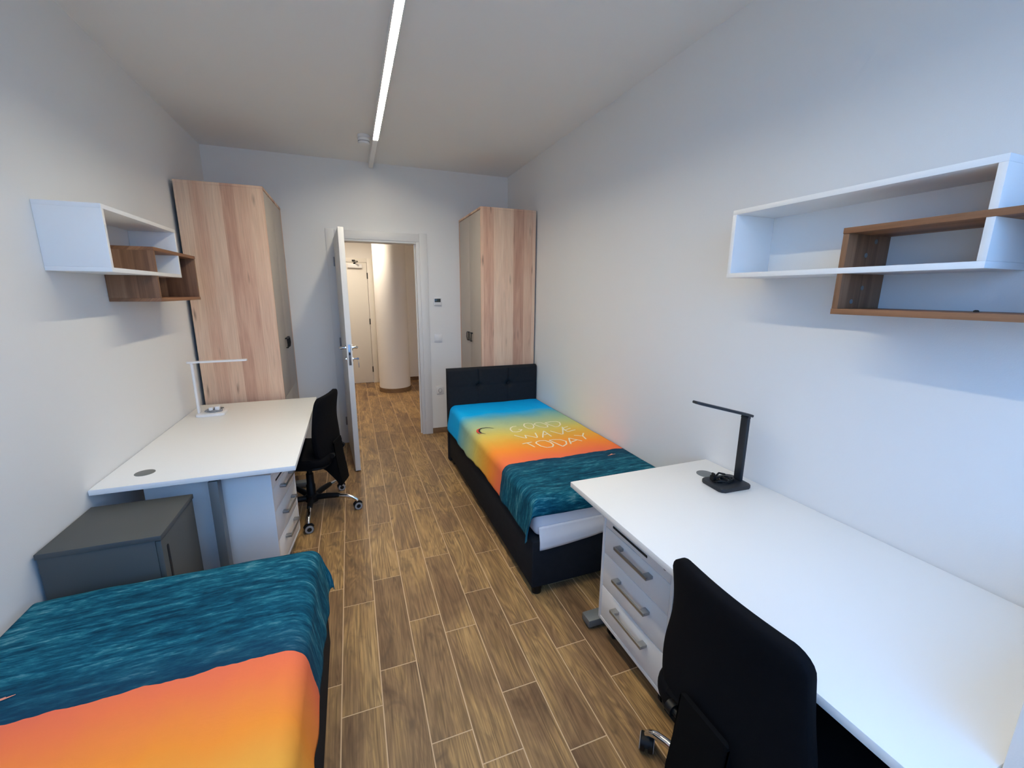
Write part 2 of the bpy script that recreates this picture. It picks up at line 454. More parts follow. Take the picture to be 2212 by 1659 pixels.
# ------------------------------------------------------------------ hallway beyond the door
HY0, HZ = YB + .15, 2.52
HXL, HXR = -1.02, 1.90
struct('wall_hall_left', box(NB(), HXL - T, HXL, HY0, HALL_Y, 0, HZ), M['hall'])
struct('wall_hall_right', box(NB(), HXR, HXR + T, HY0, HALL_Y, 0, HZ), M['hall'])
FX0, FX1, FZ = -.60, .335, 2.12
b = NB(); box(b, HXL, FX0, HALL_Y, HALL_Y + T, 0, HZ); box(b, FX1, HXR, HALL_Y, HALL_Y + T, 0, HZ); box(b, FX0, FX1, HALL_Y, HALL_Y + T, FZ, HZ); box(b, FX0, FX1, HALL_Y + .101, HALL_Y + T, 0, FZ)  # last box: added backing behind the door, blocks sky in its gaps
struct('wall_hall_back', b, M['hall'])
struct('ceiling_hall', box(NB(), HXL, HXR, HY0, HALL_Y + T, HZ, HZ + .1), M['ceil'])
struct('column', lathe(NB(), [(.250, .070), (.250, HZ)], (.625, 7.175, 0), 'Z', 64), M['hall'])['label'] = 'round pale column in the hallway'
struct('baseboard_column', lathe(NB(), [(.258, 0), (.258, .066), (.252, .071)], (.625, 7.175, 0), 'Z', 64), M['skirt'])
b = NB(); box(b, FX1 + .075, HXR, HALL_Y - .010, HALL_Y, 0, .065); box(b, HXL, FX0 - .075, HALL_Y - .010, HALL_Y, 0, .065)
struct('baseboard_hall', b, M['skirt'])
b = NB()
box(b, FX0 - .07, FX0 + .02, HALL_Y - .014, HALL_Y + .10, 0, FZ + .05, bev=.002); box(b, FX1 - .02, FX1 + .07, HALL_Y - .014, HALL_Y + .10, 0, FZ + .05, bev=.002)
box(b, FX0 + .021, FX1 - .021, HALL_Y - .014, HALL_Y + .10, FZ - .02, FZ + .05, bev=.002)
struct('trim_3', b, M['hdoor'])['label'] = 'beige frame of the closed hallway door'
d2 = struct('door_2', box(NB(), FX0 + .025, FX1 - .025, HALL_Y - .008, HALL_Y + .03, .008, FZ - .024, bev=.002), M['hdoor'])
d2['label'] = 'closed beige hallway door with an overhead closer'
cl = obj('door_closer', box(NB(), .005, .235, HALL_Y - .062, HALL_Y - .009, 2.005, 2.068, bev=.004), M['plastic'], d2, label='white overhead door closer')
b = NB()
lathe(b, [(.016, 2.068), (.016, 2.090)], (.115, HALL_Y - .036, 0), 'Z', 16)
tube(b, [(.115, HALL_Y - .036, 2.094), (.165, HALL_Y - .20, 2.098)], 0, sq=(.018, .007))
tube(b, [(.165, HALL_Y - .20, 2.106), (.105, HALL_Y - .030, 2.125)], 0, sq=(.018, .007))
box(b, .080, .130, HALL_Y - .032, HALL_Y - .0145, 2.112, 2.140, bev=.002)
obj('closer_arm', b, M['blackmetal'], cl, label='dark hinged arm of the closer')
for z in (.25, 1.10, 1.88):
    obj('hinge', lathe(NB(), [(.009, z - .05), (.009, z + .05)], (FX1 - .022, HALL_Y - .020, 0), 'Z', 12), M['blackmetal'], d2)
dl = thing('ceiling_downlight', 'small round warm downlight in the hallway ceiling', 'light', (.06, 6.84, HZ))
obj('trim_ring', lathe(NB(), [(.115, -.012), (.118, -.001)], (0, 0, 0), 'Z', 32), M['plastic'], dl)
obj('lamp_disc', lathe(NB(), [(.098, -.018), (.100, -.0125)], (0, 0, 0), 'Z', 32), M['hallled'], dl)

# ------------------------------------------------------------------ ceiling light and smoke detector
cl = thing('ceiling_light', 'long glowing linear light along the ceiling, dark at its far end', 'light', (.281, 2.7, ZC))
b = NB(); x = .0205
box(b, -x, x, -2.2, 1.995, -.036, -.001)                    # profile: back and two lips
for s in (-1, 1): box(b, s * x - .0012 if s > 0 else s * x, s * x if s > 0 else s * x + .0012, -2.2, 1.995, -.054, -.0361)
obj('light_profile', b, M['plastic'], cl, label='white aluminium profile')
obj('diffuser', box(NB(), -.0192, .0192, -2.18, 1.168, -.0420, -.0364), M['led'], cl, label='glowing lit strip')
obj('blank_cover', box(NB(), -.0192, .0192, 1.170, 1.993, -.0535, -.0364, bev=.002), M['plastic'], cl, label='unlit end of the strip')
sd = thing('smoke_detector', 'white round smoke detector beside the far end of the glowing strip', 'smoke detector', (.196, 3.955, ZC))
obj('body', lathe(NB(), [(.050, -.001), (.050, -.022), (.046, -.024)], (0, 0, 0), 'Z', 40), M['plastic'], sd)
obj('cap', lathe(NB(), [(.046, -.025), (.045, -.058), (.040, -.066), (.020, -.068)], (0, 0, 0), 'Z', 40), M['plastic'], sd)
obj('vent_gap', lathe(NB(), [(.0462, -.047), (.0462, -.050)], (0, 0, 0), 'Z', 40), M['darkgap'], sd)

# ------------------------------------------------------------------ thermostat, switch, socket on the back wall
th = thing('thermostat', 'small white wall thermostat with a dark display', 'thermostat', (.902, YB, 1.511))
obj('cover_frame', box(NB(), -.042, .042, -.022, -.001, -.041, .041, bev=.004), M['plastic'], th)
obj('display', box(NB(), -.033, .033, -.0235, -.0215, -.008, .030, bev=.001), M['lcd'], th, label='dark grey display')
ls = thing('light_switch', 'square white light switch below the thermostat', 'light switch', (.901, YB, 1.108))
obj('cover_frame', box(NB(), -.042, .042, -.010, -.001, -.042, .042, bev=.003), M['plastic'], ls)
obj('rocker', box(NB(), -.027, .027, -.014, -.0095, -.027, .027, bev=.002), M['plastic'], ls)
so = thing('power_socket', 'white round-hole wall socket beside the bed headboard', 'socket', (.904, YB, .508))
b = NB(); box(b, -.042, .042, -.010, -.001, -.042, .042, bev=.003)
obj('cover_frame', b, M['plastic'], so)
b = NB(); lathe(b, [(.026, -.0125), (.026, -.0095)], (0, 0, 0), 'Y', 32)
obj('socket_face', b, M['plastic'], so)
b = NB()
tube(b, [(.0205 * math.cos(a), -.0135, .0205 * math.sin(a)) for a in [2 * PI * k / 32 for k in range(33)]], .0022, 8, False)
obj('socket_rim', b, M['rubber'], so, label='grey round rim')
b = NB()
for s in (-1, 1): lathe(b, [(.0028, -.0140), (.0028, -.0120)], (s * .0095, 0, 0), 'Y', 12)
obj('pin_holes', b, M['darkgap'], so, label='two dark pin holes')

# ------------------------------------------------------------------ wardrobes (local: doors face -x, near side panel at -y)
def make_wardrobe(label, loc, rotz, depth, width, Hh=2.368):
    """local box x 0..depth (0 = door side), y 0..width"""
    w = thing('wardrobe', label, 'wardrobe', loc, rotz, 'wardrobes on either side of the door')
    t = .018
    for y in (0, width - t):
        obj('side_panel', box(NB(), .001, depth, y, y + t, 0, Hh - t - .0005, bev=.0008), M['oak'], w, label='light oak side panel')
    obj('top_panel', box(NB(), -.001, depth, 0, width, Hh - t, Hh, bev=.0008), M['oak'], w, label='light oak top panel')
    obj('back_panel', box(NB(), depth - .006, depth - .0005, t, width - t, .02, Hh - t), M['darkgap'], w)
    obj('plinth', box(NB(), .03, .045, t, width - t, 0, .078), M['greige'], w)
    obj('inner_shelf', box(NB(), .024, depth - .01, t, width - t, .722, .740), M['darkgap'], w)
    mid = width / 2; g = .0022
    for k, (ya, yb) in enumerate(((t + g, mid - g / 2), (mid + g / 2, width - t - g))):
        dr = obj('door', box(NB(), .003, .021, ya, yb, .738, Hh - t - .0055, bev=.0008), M['greige'], w, label='plain greige door')
        s = -1 if k == 0 else 1
        y = mid + s * .056
        b = NB()                                             # black bow pull: bar on the door and a hanging open loop
        box(b, -.016, .0028, y - .036, y + .036, 1.196, 1.206, bev=.002)
        loop = [(-.013, y - .030, 1.197), (-.016, y - .030, 1.150), (-.012, y - .022, 1.118), (-.010, y, 1.114), (-.012, y + .022, 1.118), (-.016, y + .030, 1.150), (-.013, y + .030, 1.197)]
        tube(b, loop, .0045, 8)
        tube(b, [(-.010, y, 1.116), (.003, y, 1.116)], .0045, 8)
        obj('handle', b, M['blackmetal'], dr, label='black loop handle')
        obj('lower_door', box(NB(), .003, .021, ya, yb, .082, .733, bev=.0008), M['greige'], w, label='lower greige door')
    return w
make_wardrobe('tall oak wardrobe behind the headboard of the bed with the written bedspread', (1.158, 3.876, 0), 0, .547, .826)
make_wardrobe('tall oak wardrobe at the far end of the desk with the white lamp', (-.550, 4.700, 0), PI, .552, .894)

# ------------------------------------------------------------------ wall shelves (local: x 0 = wall, x negative = into the room; y 0 = start, running -y)
def make_shelf(label, loc, rotz):
    s = thing('wall_shelf', label, 'shelf', loc, rotz, 'interlocking wall shelves')
    D = .215; t = .018
    z0, z1 = 0., .268
    WL = .797
    obj('top_panel', box(NB(), -D, -.001, -WL, 0, z1 - t, z1, bev=.0008), M['white'], s, label='white top board')
    obj('bottom_panel', box(NB(), -D, -.001, -WL, 0, z0, z0 + t, bev=.0008), M['white'], s, label='white bottom board')
    for y in (-t, -WL):
        sp = obj('side_panel', box(NB(), -D + .0003, -.001, y, y + t, z0 + t + .0002, z1 - t - .0002, bev=.0006), M['white'], s, label='white end board')
    # brown oak frame passing through the white one, lower and further along
    y0, y1 = -.445, -1.078
    a0, a1 = -.131, .142
    D2 = D + .0015
    obj('top_panel', box(NB(), -D2, -.001, y1, y0, a1 - t, a1, bev=.0008), M['shelfoakY'], s, label='brown oak top board')
    obj('bottom_panel', box(NB(), -D2, -.001, y1, y0, a0, a0 + t, bev=.0008), M['shelfoakY'], s, label='brown oak bottom board')
    for y in (y0 - t, y1):
        D3 = D - .0012
        sp = obj('side_panel', box(NB(), -D3, -.001, y, y + t, a0 + t + .0002, a1 - t - .0002, bev=.0006), M['shelfoakZ'], s, label='brown oak end board')
        if y == y0 - t:
            for cx, cz in ((-.075, .105), (-.115, .060), (-.105, -.045), (-.150, -.090)):
                b = NB(); lathe(b, [(.0075, y - .0012), (.0075, y + .0005)], (cx, 0, cz), 'Y', 16)
                obj('screw_cap', b, M['greymetal'], sp, label='small grey screw cap')
    b = NB(); lathe(b, [(.006, a0 + t), (.006, a0 + t + .004), (.003, a0 + t + .006)], (-.10, -.755, 0), 'Z', 12)
    obj('screw_head', b, M['darkgap'], s)
    return s
make_shelf('white and brown interlocking shelf above the desk with the black lamp', (XR, 1.407, 1.676), 0)
make_shelf('white and brown interlocking shelf above the desk with the white lamp', (XL, 2.286, 1.680), PI)

# ------------------------------------------------------------------ desks
def make_desk(label, loc, rotz, L, groms, depth=.812):
    """local: x -depth (front) .. 0 (wall), y -L .. 0 (far end)"""
    d = thing('desk', label, 'desk', loc, rotz, 'white desks along the side walls')
    t = .025; z1 = .750
    obj('desktop', box(NB(), -depth, 0, -L, 0, z1 - t, z1, bev=.0012), M['desk'], d)
    for y in groms:
        g = obj('grommet', lathe(NB(), [(.040, z1 - .002), (.040, z1 + .0012), (.037, z1 + .002)], (-.150, y, 0), 'Z', 40), M['greymetal'], d, label='round grey cable grommet')
    for yc in (-.065, -L + .065):
        lg = obj('leg', box(NB(), -.465, -.425, yc - .030, yc + .030, .045, z1 - t - .020, bev=.003), M['greymetal'], d, label='grey metal desk leg')
        obj('foot', box(NB(), -.735, -.055, yc - .035, yc + .035, .012, .052, bev=.006), M['greymetal'], lg)
        obj('top_bracket', box(NB(), -.66, -.16, yc - .016, yc + .016, z1 - t - .0195, z1 - t - .0005, bev=.002), M['greymetal'], lg)
        for xx in (-.70, -.09):
            obj('levelling_glide', lathe(NB(), [(.022, 0), (.022, .008), (.012, .012)], (xx, yc, 0), 'Z', 20), M['black'], lg)
    obj('cross_beam', box(NB(), -.300, -.260, -L + .082, -.082, z1 - t - .034, z1 - t - .0005, bev=.003), M['greymetal'], d)
    return d
make_desk('white desk that carries the black lamp', (XR - .006, 1.603, 0), 0, 1.349, [-.145])
make_desk('white desk that carries the white lamp', (XL + .006, 2.238, 0), PI, 1.516, [-.145, -1.371])

# ------------------------------------------------------------------ drawer units on casters (local: front face at x=0, body to +x, y 0..-w)
def make_pedestal(label, loc, rotz, w=.455, dp=.56):
    p = thing('drawer_unit', label, 'drawer unit', loc, rotz, 'white drawer units on casters')
    z0, z1, t = .098, .672, .016
    b = NB()
    box(b, .0, dp, -t, 0, z0, z1, bev=.001); box(b, .0, dp, -w, -w + t, z0, z1, bev=.001)
    box(b, .0, dp, -w + t, -t, z1 - t, z1, bev=.0005); box(b, .0, dp, -w + t, -t, z0, z0 + t, bev=.0005)
    box(b, dp - .008, dp, -w + t, -t, z0 + t, z1 - t); box(b, .03, .04, -w + t, -t, z0 + t, z1 - t)
    obj('body', b, M['white'], p)
    ya, yb = -w + t + .003, -t - .003
    # pen tray with a dark finger slot and a lock strip
    pt = obj('pen_tray', box(NB(), .001, .029, ya, yb, .584, z1 - t - .003, bev=.001), M['white'], p)
    obj('finger_slot', box(NB(), -.0008, .004, yb - .285, yb - .055, .603, .613), M['darkgap'], pt, label='dark finger slot')
    obj('lock', lathe(NB(), [(.008, -.004), (.008, .002)], (0, ya + .03, .628), 'X', 16), M['steel'], pt)
    for k, (za, zb, hz) in enumerate(((.452, .580, .546), (.281, .448, .388), (z0 + t + .003, .277, .236))):
        dr = obj('drawer', box(NB(), .001, .029, ya, yb, za, zb, bev=.001), M['white'], p)
        ym = (ya + yb) / 2 - .010; hl = .108
        b = NB()
        box(b, -.033, -.026, ym - hl, ym + hl, hz - .007, hz + .007, bev=.002)
        for s in (-1, 1):
            yy = ym + s * (hl - .014)
            box(b, -.0265, .0008, yy - .014, yy + .014, hz - .007, hz + .007, bev=.002)
        obj('handle', b, M['handle'], dr, label='grey metal bow handle')
    for cx in (.055, dp - .055):
        for cy in (-.045, -w + .045):
            b = NB()
            box(b, cx - .025, cx + .025, cy - .02, cy + .02, z0 - .008, z0 - .0005)
            lathe(b, [(.018, -.006), (.018, .006)], (cx, cy, z0 - .013), 'Z', 16)
            for s in (-1, 1):
                lathe(b, [(.022, s * .006), (.030, s * .007), (.030, s * .020), (.024, s * .023)], (cx + .012, cy, .030), 'Y', 24)
            box(b, cx - .006, cx + .034, cy - .006, cy + .006, .03, z0 - .012)
            obj('caster', b, M['black'], p, label='black twin-wheel caster')
    return p
make_pedestal('white drawer unit under the desk with the black lamp', (1.012, 1.478, 0), 0)
make_pedestal('white drawer unit under the desk with the white lamp', (-.447, 2.352, 0), PI - R_(6.1))

# ------------------------------------------------------------------ office chairs (local: sitter faces +x, origin under the centre column)
def sstep(a, b, x):
    x = max(0., min(1., (x - a) / (b - a))); return x * x * (3 - 2 * x)
def make_chair(label, loc, rotz, star0, roll):
    c = thing('office_chair', label, 'chair', loc, rotz, 'black office chairs at the desks')
    # seat pad
    b = NB(); prism(b, rrect(-.205, .255, -.235, .235, .09, 8), .418, .482, bev=.026, seg=5)
    obj('seat', b, M['chairfab'], c)
    obj('seat_shell', prism(NB(), rrect(-.195, .24, -.222, .222, .085, 8), .402, .4175, bev=.004), M['black'], c)
    # backrest: tapered, slightly dished pad
    NZ, NY = 26, 18
    zb, zt = .450, .897
    def halfw(z):
        f = (z - zb) / (zt - zb)
        w = .178 + .037 * math.sin(PI * min(1, max(0, (f + .10) / .78)) ) if f < .68 else .178 + .037 * math.sin(PI * .999)
        w = .188 + .030 * math.exp(-((f - .28) / .27) ** 2) + .006 * f
        r = .048
        if zt - z < r: w -= r - math.sqrt(max(0, r * r - (r - (zt - z)) ** 2))
        if z - zb < r: w -= r - math.sqrt(max(0, r * r - (r - (z - zb)) ** 2))
        return w
    zs = [zb + (zt - zb) * (.5 - .5 * math.cos(PI * i / NZ)) for i in range(NZ + 1)]
    b = NB(); grid = {}
    for side in (0, 1):
        for i, z in enumerate(zs):
            for j in range(NY + 1):
                u = math.sin(PI / 2 * (-1 + 2 * j / NY)); y = u * halfw(z)
                f = (z - zb) / (zt - zb)
                xm = -.182 + .012 * f - .020 * f * f + .020 * math.sin(PI * f) + .020 * u * u * (1 - .3 * f)
                edge = (1 - abs(u) ** 5) * (1 - abs(2 * f - 1) ** 9)
                th = .012 + .020 * max(0, edge) ** .5 if side == 0 else -.010 - .016 * max(0, edge) ** .5
                grid[side, i, j] = b.verts.new((xm + th, y, z))
    for side in (0, 1):
        for i in range(NZ):
            for j in range(NY):
                b.faces.new([grid[side, p, q] for p, q in ((i, j), (i, j + 1), (i + 1, j + 1), (i + 1, j))])
    for i in range(NZ):
        for j in (0, NY):
            b.faces.new([grid[0, i, j], grid[0, i + 1, j], grid[1, i + 1, j], grid[1, i, j]])
    for j in range(NY):
        for i in (0, NZ):
            b.faces.new([grid[0, i, j], grid[0, i, j + 1], grid[1, i, j + 1], grid[1, i, j]])
    bk = obj('backrest', b, M['chairfab'], c, sharp=60)
    # back carrier: black plate that sweeps from under the seat, behind it and up
    prof = [(-.09, .372), (-.16, .352), (-.205, .300), (-.232, .225), (-.250, .215), (-.262, .235), (-.248, .330), (-.232, .430), (-.225, .560), (-.212, .560), (-.196, .470), (-.185, .400), (-.09, .395)]
    obj('back_bracket', prism(NB(), prof[::-1], -.078, .078, bev=.012, seg=3, plane='XZ'), M['matteblack'], c)
    b = NB(); tube(b, [(-.215, -.10, .470), (-.215, .10, .470)], .010, 12)
    for s in (-1, 1): lathe(b, [(.018, s * .0), (.018, s * .022)], (-.215, s * .097, .470), 'Y', 20)
    obj('adjusting_knob', b, M['black'], c)
    obj('mechanism', box(NB(), -.12, .10, -.075, .075, .362, .402, bev=.008), M['black'], c)
    b = NB(); tube(b, [(.03, -.07, .378), (.03, -.19, .372)], .005, 8); tube(b, [(.03, -.19, .372), (.03, -.25, .366)], .011, 12)
    obj('height_lever', b, M['black'], c)
    obj('gas_column', lathe(NB(), [(.032, .070), (.032, .20), (.026, .21), (.026, .29), (.019, .295), (.019, .362)], (0, 0, 0), 'Z', 24), M['black'], c)
    obj('hub', lathe(NB(), [(.040, .068), (.046, .075), (.046, .118), (.038, .126)], (0, 0, 0), 'Z', 28), M['black'], c)
    for k in range(5):
        a = R_(star0 + 72 * k) - rotz
        ca, sa = math.cos(a), math.sin(a)
        def P(r, z): return (r * ca, r * sa, z)
        b = NB()
        tube(b, [P(.035, .098), P(.12, .106), P(.20, .108), P(.26, .105), P(.302, .094), P(.326, .079), P(.335, .064)], [.017, .0165, .0155, .0145, .0135, .013, .013], 14)
        lg = obj('leg', b, M['chrome'], c, label='chrome star-base leg')
        b = NB(); tube(b, [P(.044, .101), P(.12, .111), P(.185, .113), P(.205, .112)], [.0215, .021, .019, .017], 14)
        obj('leg_cover', b, M['black'], lg, label='black plastic leg cover')
        th = R_(roll) - rotz; cx, cy = P(.335, 0)[:2]
        b = NB()
        for s in (-1, 1): lathe(b, [(.020, s * .005), (.029, s * .006), (.029, s * .0085)], (0, 0, .029), 'Y', 28)
        for s in (-1, 1): lathe(b, [(.0300, s * .0085), (.0300, s * .020), (.025, s * .024)], (0, 0, .030), 'Y', 28)
        for s in (-1, 1): lathe(b, [(.0275, s * .0225), (.0265, s * .0250)], (0, 0, .030), 'Y', 28, mi=1)
        for s in (-1, 1): lathe(b, [(.0155, s * .0240), (.0145, s * .0256)], (0, 0, .030), 'Y', 24)
        prism(b, [(.036 * math.cos(q), .030 + .036 * math.sin(q)) for q in [R_(20 + 140 * i / 10) for i in range(11)]] , -.007, .007, plane='XZ')
        lathe(b, [(.008, .052), (.008, .070)], (0, 0, 0), 'Z', 12)
        bmesh.ops.rotate(b, verts=b.verts, cent=(0, 0, 0), matrix=Matrix.Rotation(th, 3, 'Z'))
        bmesh.ops.translate(b, verts=b.verts, vec=(cx, cy, 0))
        obj('caster', b, [M['black'], M['rubber']], lg, label='black caster with a grey rim')
    return c
make_chair('black office chair at the desk with the black lamp, seen from behind', (.985, .634, 0), R_(0), 106, 47)
make_chair('black office chair at the desk with the white lamp, near the open door', (-.364, 3.250, 0), R_(163), -18, 12)

# ------------------------------------------------------------------ beds (local: origin on the floor at the bed's centre, head at +y, wall side at +x)
SPREAD_TOP = .561
def spread_top(x, y, seed):
    n = noise.noise(Vector((x * 3.1 + seed, y * 2.2, seed))) * .006
    n += noise.noise(Vector((x * 9 - y * 5 + seed, y * 6 + x * 4, 3.1))) * .0022
    return SPREAD_TOP + n
STROKES = [  # hand-drawn words, metres in room coordinates of the bed by the right wall
    [(1.179, 2.998), (1.151, 2.999), (1.122, 2.975), (1.104, 2.935), (1.104, 2.885), (1.128, 2.867), (1.166, 2.879), (1.194, 2.913), (1.167, 2.922)],
    [(1.268, 3.045), (1.244, 3.00), (1.240, 2.955), (1.256, 2.917), (1.288, 2.915), (1.312, 2.95), (1.325, 3.0), (1.322, 3.035), (1.300, 3.052), (1.268, 3.045)],
    [(1.337, 2.998), (1.350, 3.025), (1.372, 3.038), (1.405, 3.030), (1.424, 2.990), (1.430, 2.945), (1.412, 2.908), (1.384, 2.905), (1.356, 2.935), (1.337, 2.998)],
    [(1.445, 3.015), (1.497, 3.029), (1.545, 3.018), (1.558, 2.985), (1.540, 2.935), (1.507, 2.901), (1.478, 2.893), (1.452, 2.955), (1.440, 3.020)],
    [(1.085, 2.802), (1.112, 2.762), (1.142, 2.725), (1.152, 2.722), (1.166, 2.785), (1.200, 2.745), (1.228, 2.706), (1.237, 2.715), (1.261, 2.812)],
    [(1.272, 2.695), (1.305, 2.765), (1.342, 2.832), (1.344, 2.770), (1.346, 2.701)],
    [(1.305, 2.746), (1.344, 2.764)],
    [(1.392, 2.818), (1.414, 2.765), (1.440, 2.717), (1.452, 2.720), (1.490, 2.795), (1.527, 2.876)],
    [(1.575, 2.872), (1.518, 2.848), (1.508, 2.800), (1.514, 2.756), (1.591, 2.778)],
    [(1.512, 2.800), (1.572, 2.822)],
    [(1.076, 2.615), (1.155, 2.632)],
    [(1.114, 2.622), (1.124, 2.575), (1.132, 2.525)],
    [(1.174, 2.602), (1.192, 2.628), (1.222, 2.640), (1.262, 2.630), (1.280, 2.580), (1.278, 2.529), (1.254, 2.495), (1.212, 2.494), (1.182, 2.535), (1.174, 2.602)],
    [(1.291, 2.626), (1.330, 2.630), (1.372, 2.612), (1.396, 2.565), (1.372, 2.511), (1.325, 2.477), (1.308, 2.550), (1.291, 2.626)],
    [(1.401, 2.499), (1.425, 2.565), (1.450, 2.622), (1.478, 2.575), (1.507, 2.527)],
    [(1.413, 2.530), (1.482, 2.560)],
    [(1.515, 2.664), (1.566, 2.622), (1.608, 2.682)],
    [(1.566, 2.622), (1.553, 2.549)],
]
BEDC = (1.260, 2.840)
def ribbon(bm, pts, wd, zf, lift, taper=False):
    """flat printed stroke that follows the cloth"""
    P = []
    for (x0, y0), (x1, y1) in zip(pts, pts[1:]):
        n = max(2, int(math.hypot(x1 - x0, y1 - y0) / .008))
        for k in range(n): P.append((x0 + (x1 - x0) * k / n, y0 + (y1 - y0) * k / n))
    P.append(pts[-1]); rows = []
    for i, (x, y) in enumerate(P):
        a, c = P[max(0, i - 1)], P[min(len(P) - 1, i + 1)]
        dx, dy = c[0] - a[0], c[1] - a[1]; L = math.hypot(dx, dy) or 1
        s = i / (len(P) - 1)
        h = wd / 2 * (math.sin(PI * (.08 + .84 * s)) if taper else 1)
        q = [(x - dy / L * h * e, y + dx / L * h * e) for e in (-1, 1)]
        rows.append([bm.verts.new((u, v, zf(u, v) + lift)) for u, v in q])
    for a, c in zip(rows, rows[1:]): bm.faces.new((a[0], a[1], c[1], c[0]))
    return bm
def make_bed(label_bed, label_mat, label_spread, loc, rotz, horizon, seed, foot_drop, lettered):
    w = thing('bed', label_bed, 'bed', loc, rotz, 'upholstered single beds')
    HX = .450
    b = NB(); box(b, -HX, HX, -1.030, .962, .052, .334, bev=.010, seg=3)
    fr = obj('frame', b, M['bedfab'], w)
    # seam where the side rail meets the drawer-like lower band
    for s in (-1, 1):
        for y in (-.99, .90):
            obj('leg', lathe(NB(), [(.026, 0), (.030, .05)], (s * (HX - .045), y, 0), 'Z', 20), M['black'], w, label='short round black foot')
    # headboard with two stitched buttons: dented padded slab
    NX, NZ = 120, 80; hb0, hb1, z0, z1 = .9645, 1.030, .012, .908
    b = NB(); rows = []
    for i in range(NZ + 1):
        row = []
        for j in range(NX + 1):
            x = -.457 + .914 * j / NX; z = z0 + (z1 - z0) * i / NZ
            ex = min(x + .457, .457 - x); ez = z1 - z
            r = .022
            dep = 0
            if ex < r: dep += r - math.sqrt(max(0, r * r - (r - ex) ** 2))
            if ez < r: dep += r - math.sqrt(max(0, r * r - (r - ez) ** 2))
            for bx in (-.152, .152):
                d2 = ((x - bx) / .035) ** 2 + ((z - .735) / .028) ** 2
                dep += .034 * math.exp(-d2)
                dep += .012 * math.exp(-((x - bx) / .009) ** 2) * (1 if z > .735 else .45)
            dep += .0035 * math.exp(-((z - .735) / .008) ** 2)
            row.append(b.verts.new((x, hb0 + dep, z)))
        rows.append(row)
    for i in range(NZ):
        for j in range(NX): b.faces.new((rows[i][j], rows[i][j + 1], rows[i + 1][j + 1], rows[i + 1][j]))
    bv = [[b.verts.new((x, hb1, z)) for x in (-.457, .457)] for z in (z0, z1)]
    b.faces.new((bv[0][0], bv[1][0], bv[1][1], bv[0][1]))
    b.faces.new([r[0] for r in rows][::-1] + [bv[0][0], bv[1][0]][0:1] + [bv[1][0]])
    b.faces.new([r[-1] for r in rows] + [bv[1][1], bv[0][1]])
    b.faces.new(rows[-1][::-1] + [bv[1][0], bv[1][1]])
    b.faces.new(rows[0] + [bv[0][1], bv[0][0]])
    hb = obj('headboard', b, M['bedfab'], w, sharp=50)
    for bx in (-.152, .152):
        obj('button', lathe(NB(), [(.011, 1.0), (.010, .988), (.004, .985)], (bx, 0, .735), 'Y', 20), M['bedfab'], hb)
    # mattress in a white fitted sheet
    b = NB(); box(b, -.425, .430, -1.005, .9555, .3350, .545, bev=.040, seg=6)
    for v in b.verts:
        k = noise.noise(Vector((v.co.x * 6 + seed, v.co.z * 16, v.co.y * 6)))
        if v.co.z < .52 and v.co.y < -.9: 
            v.co.y += k * .008 - .004
    mt = obj('mattress', b, M['sheet'], None)
    mt.location = loc; mt.rotation_euler = (0, 0, rotz)
    tag(mt, label_mat, 'mattress', 'mattresses in white sheets')
    # loose lower hem of the sheet hanging over the foot rail
    b = NB(); rows = []
    for i in range(9):
        row = []
        for j in range(41):
            x = -.412 + .80 * j / 40; s = i / 8
            drop = .004 + .052 * sstep(.30, -.41, x)
            z = .405 - s * (.405 - .3345 + drop)
            wv = noise.noise(Vector((x * 11 + z * 5, seed, z * 9)))
            row.append(b.verts.new((x, -1.018 - .019 * sstep(0, .7, s) - .003 * wv * s - .002, z)))
        rows.append(row)
    for i in range(8):
        for j in range(40): b.faces.new((rows[i][j], rows[i][j + 1], rows[i + 1][j + 1], rows[i + 1][j]))
    fl = obj('sheet_hem', b, M['sheet'], mt, sharp=80)
    sm = fl.modifiers.new('thickness', 'SOLIDIFY'); sm.thickness = .0025; sm.offset = 0
    # bedspread draped over the mattress
    r = .060
    def edge(d):
        if d <= 0: return d, 0.
        if d < PI * r / 2: return r * math.sin(d / r), r * (1 - math.cos(d / r))
        q = d - PI * r / 2
        return r + q * .035, r + q * .999
    x_in, x_fold = .4455, -.384
    y_head, y_fold = .9600, -.958
    NU, NV = 110, 210
    bm = NB(); lay = bm.verts.layers.float.new('pat'); lau = bm.verts.layers.float.new('across'); G = {}
    for j in range(NV + 1):
        tv = j / NV
        foot_len = foot_drop
        total = (y_head - y_fold) + foot_len
        dv = tv * total - (y_head - y_fold)
        oy, dropy = edge(dv); y = y_fold - oy
        yy = max(-1.02, min(.96, y))
        hem_z = .335 + .03 * math.exp(-((yy + .3) / .45) ** 2) + .012 * noise.noise(Vector((yy * 4, seed, 0)))
        need = max(.05, SPREAD_TOP - hem_z)
        side_len = need - r + PI * r / 2
        W = (x_in - x_fold) + side_len
        for i in range(NU + 1):
            du = (i / NU) * W - (x_in - x_fold)
            ox, dropx = edge(du); x = x_fold - ox
            z = spread_top(x, y, seed) - (dropx ** 3 + dropy ** 3) ** (1 / 3)
            if du < 0:
                z -= .004 * sstep(.36, .4455, x)
            fall = sstep(.03, .22, dropx)
            fold = math.sin(yy * 17 + 2.2 * noise.noise(Vector((yy * 3, seed, 2))) * 3) * .5 + noise.noise(Vector((yy * 9, seed, dropx * 3)))
            x -= fall * (.018 + .007 * fold)
            ff = sstep(.03, .10, dropy)
            y2 = y - ff * (.004 + .006 * noise.noise(Vector((x * 7, seed, 5))))
            if dropx > 0 and dropy > 0:
                k = min(1, dropx / .15) * min(1, dropy / .1)
                x -= .022 * k; y2 -= .004 * k
            v = bm.verts.new((x, y2, z)); v[lay] = (y_fold - dv if dv > 0 else y) - horizon; v[lau] = du
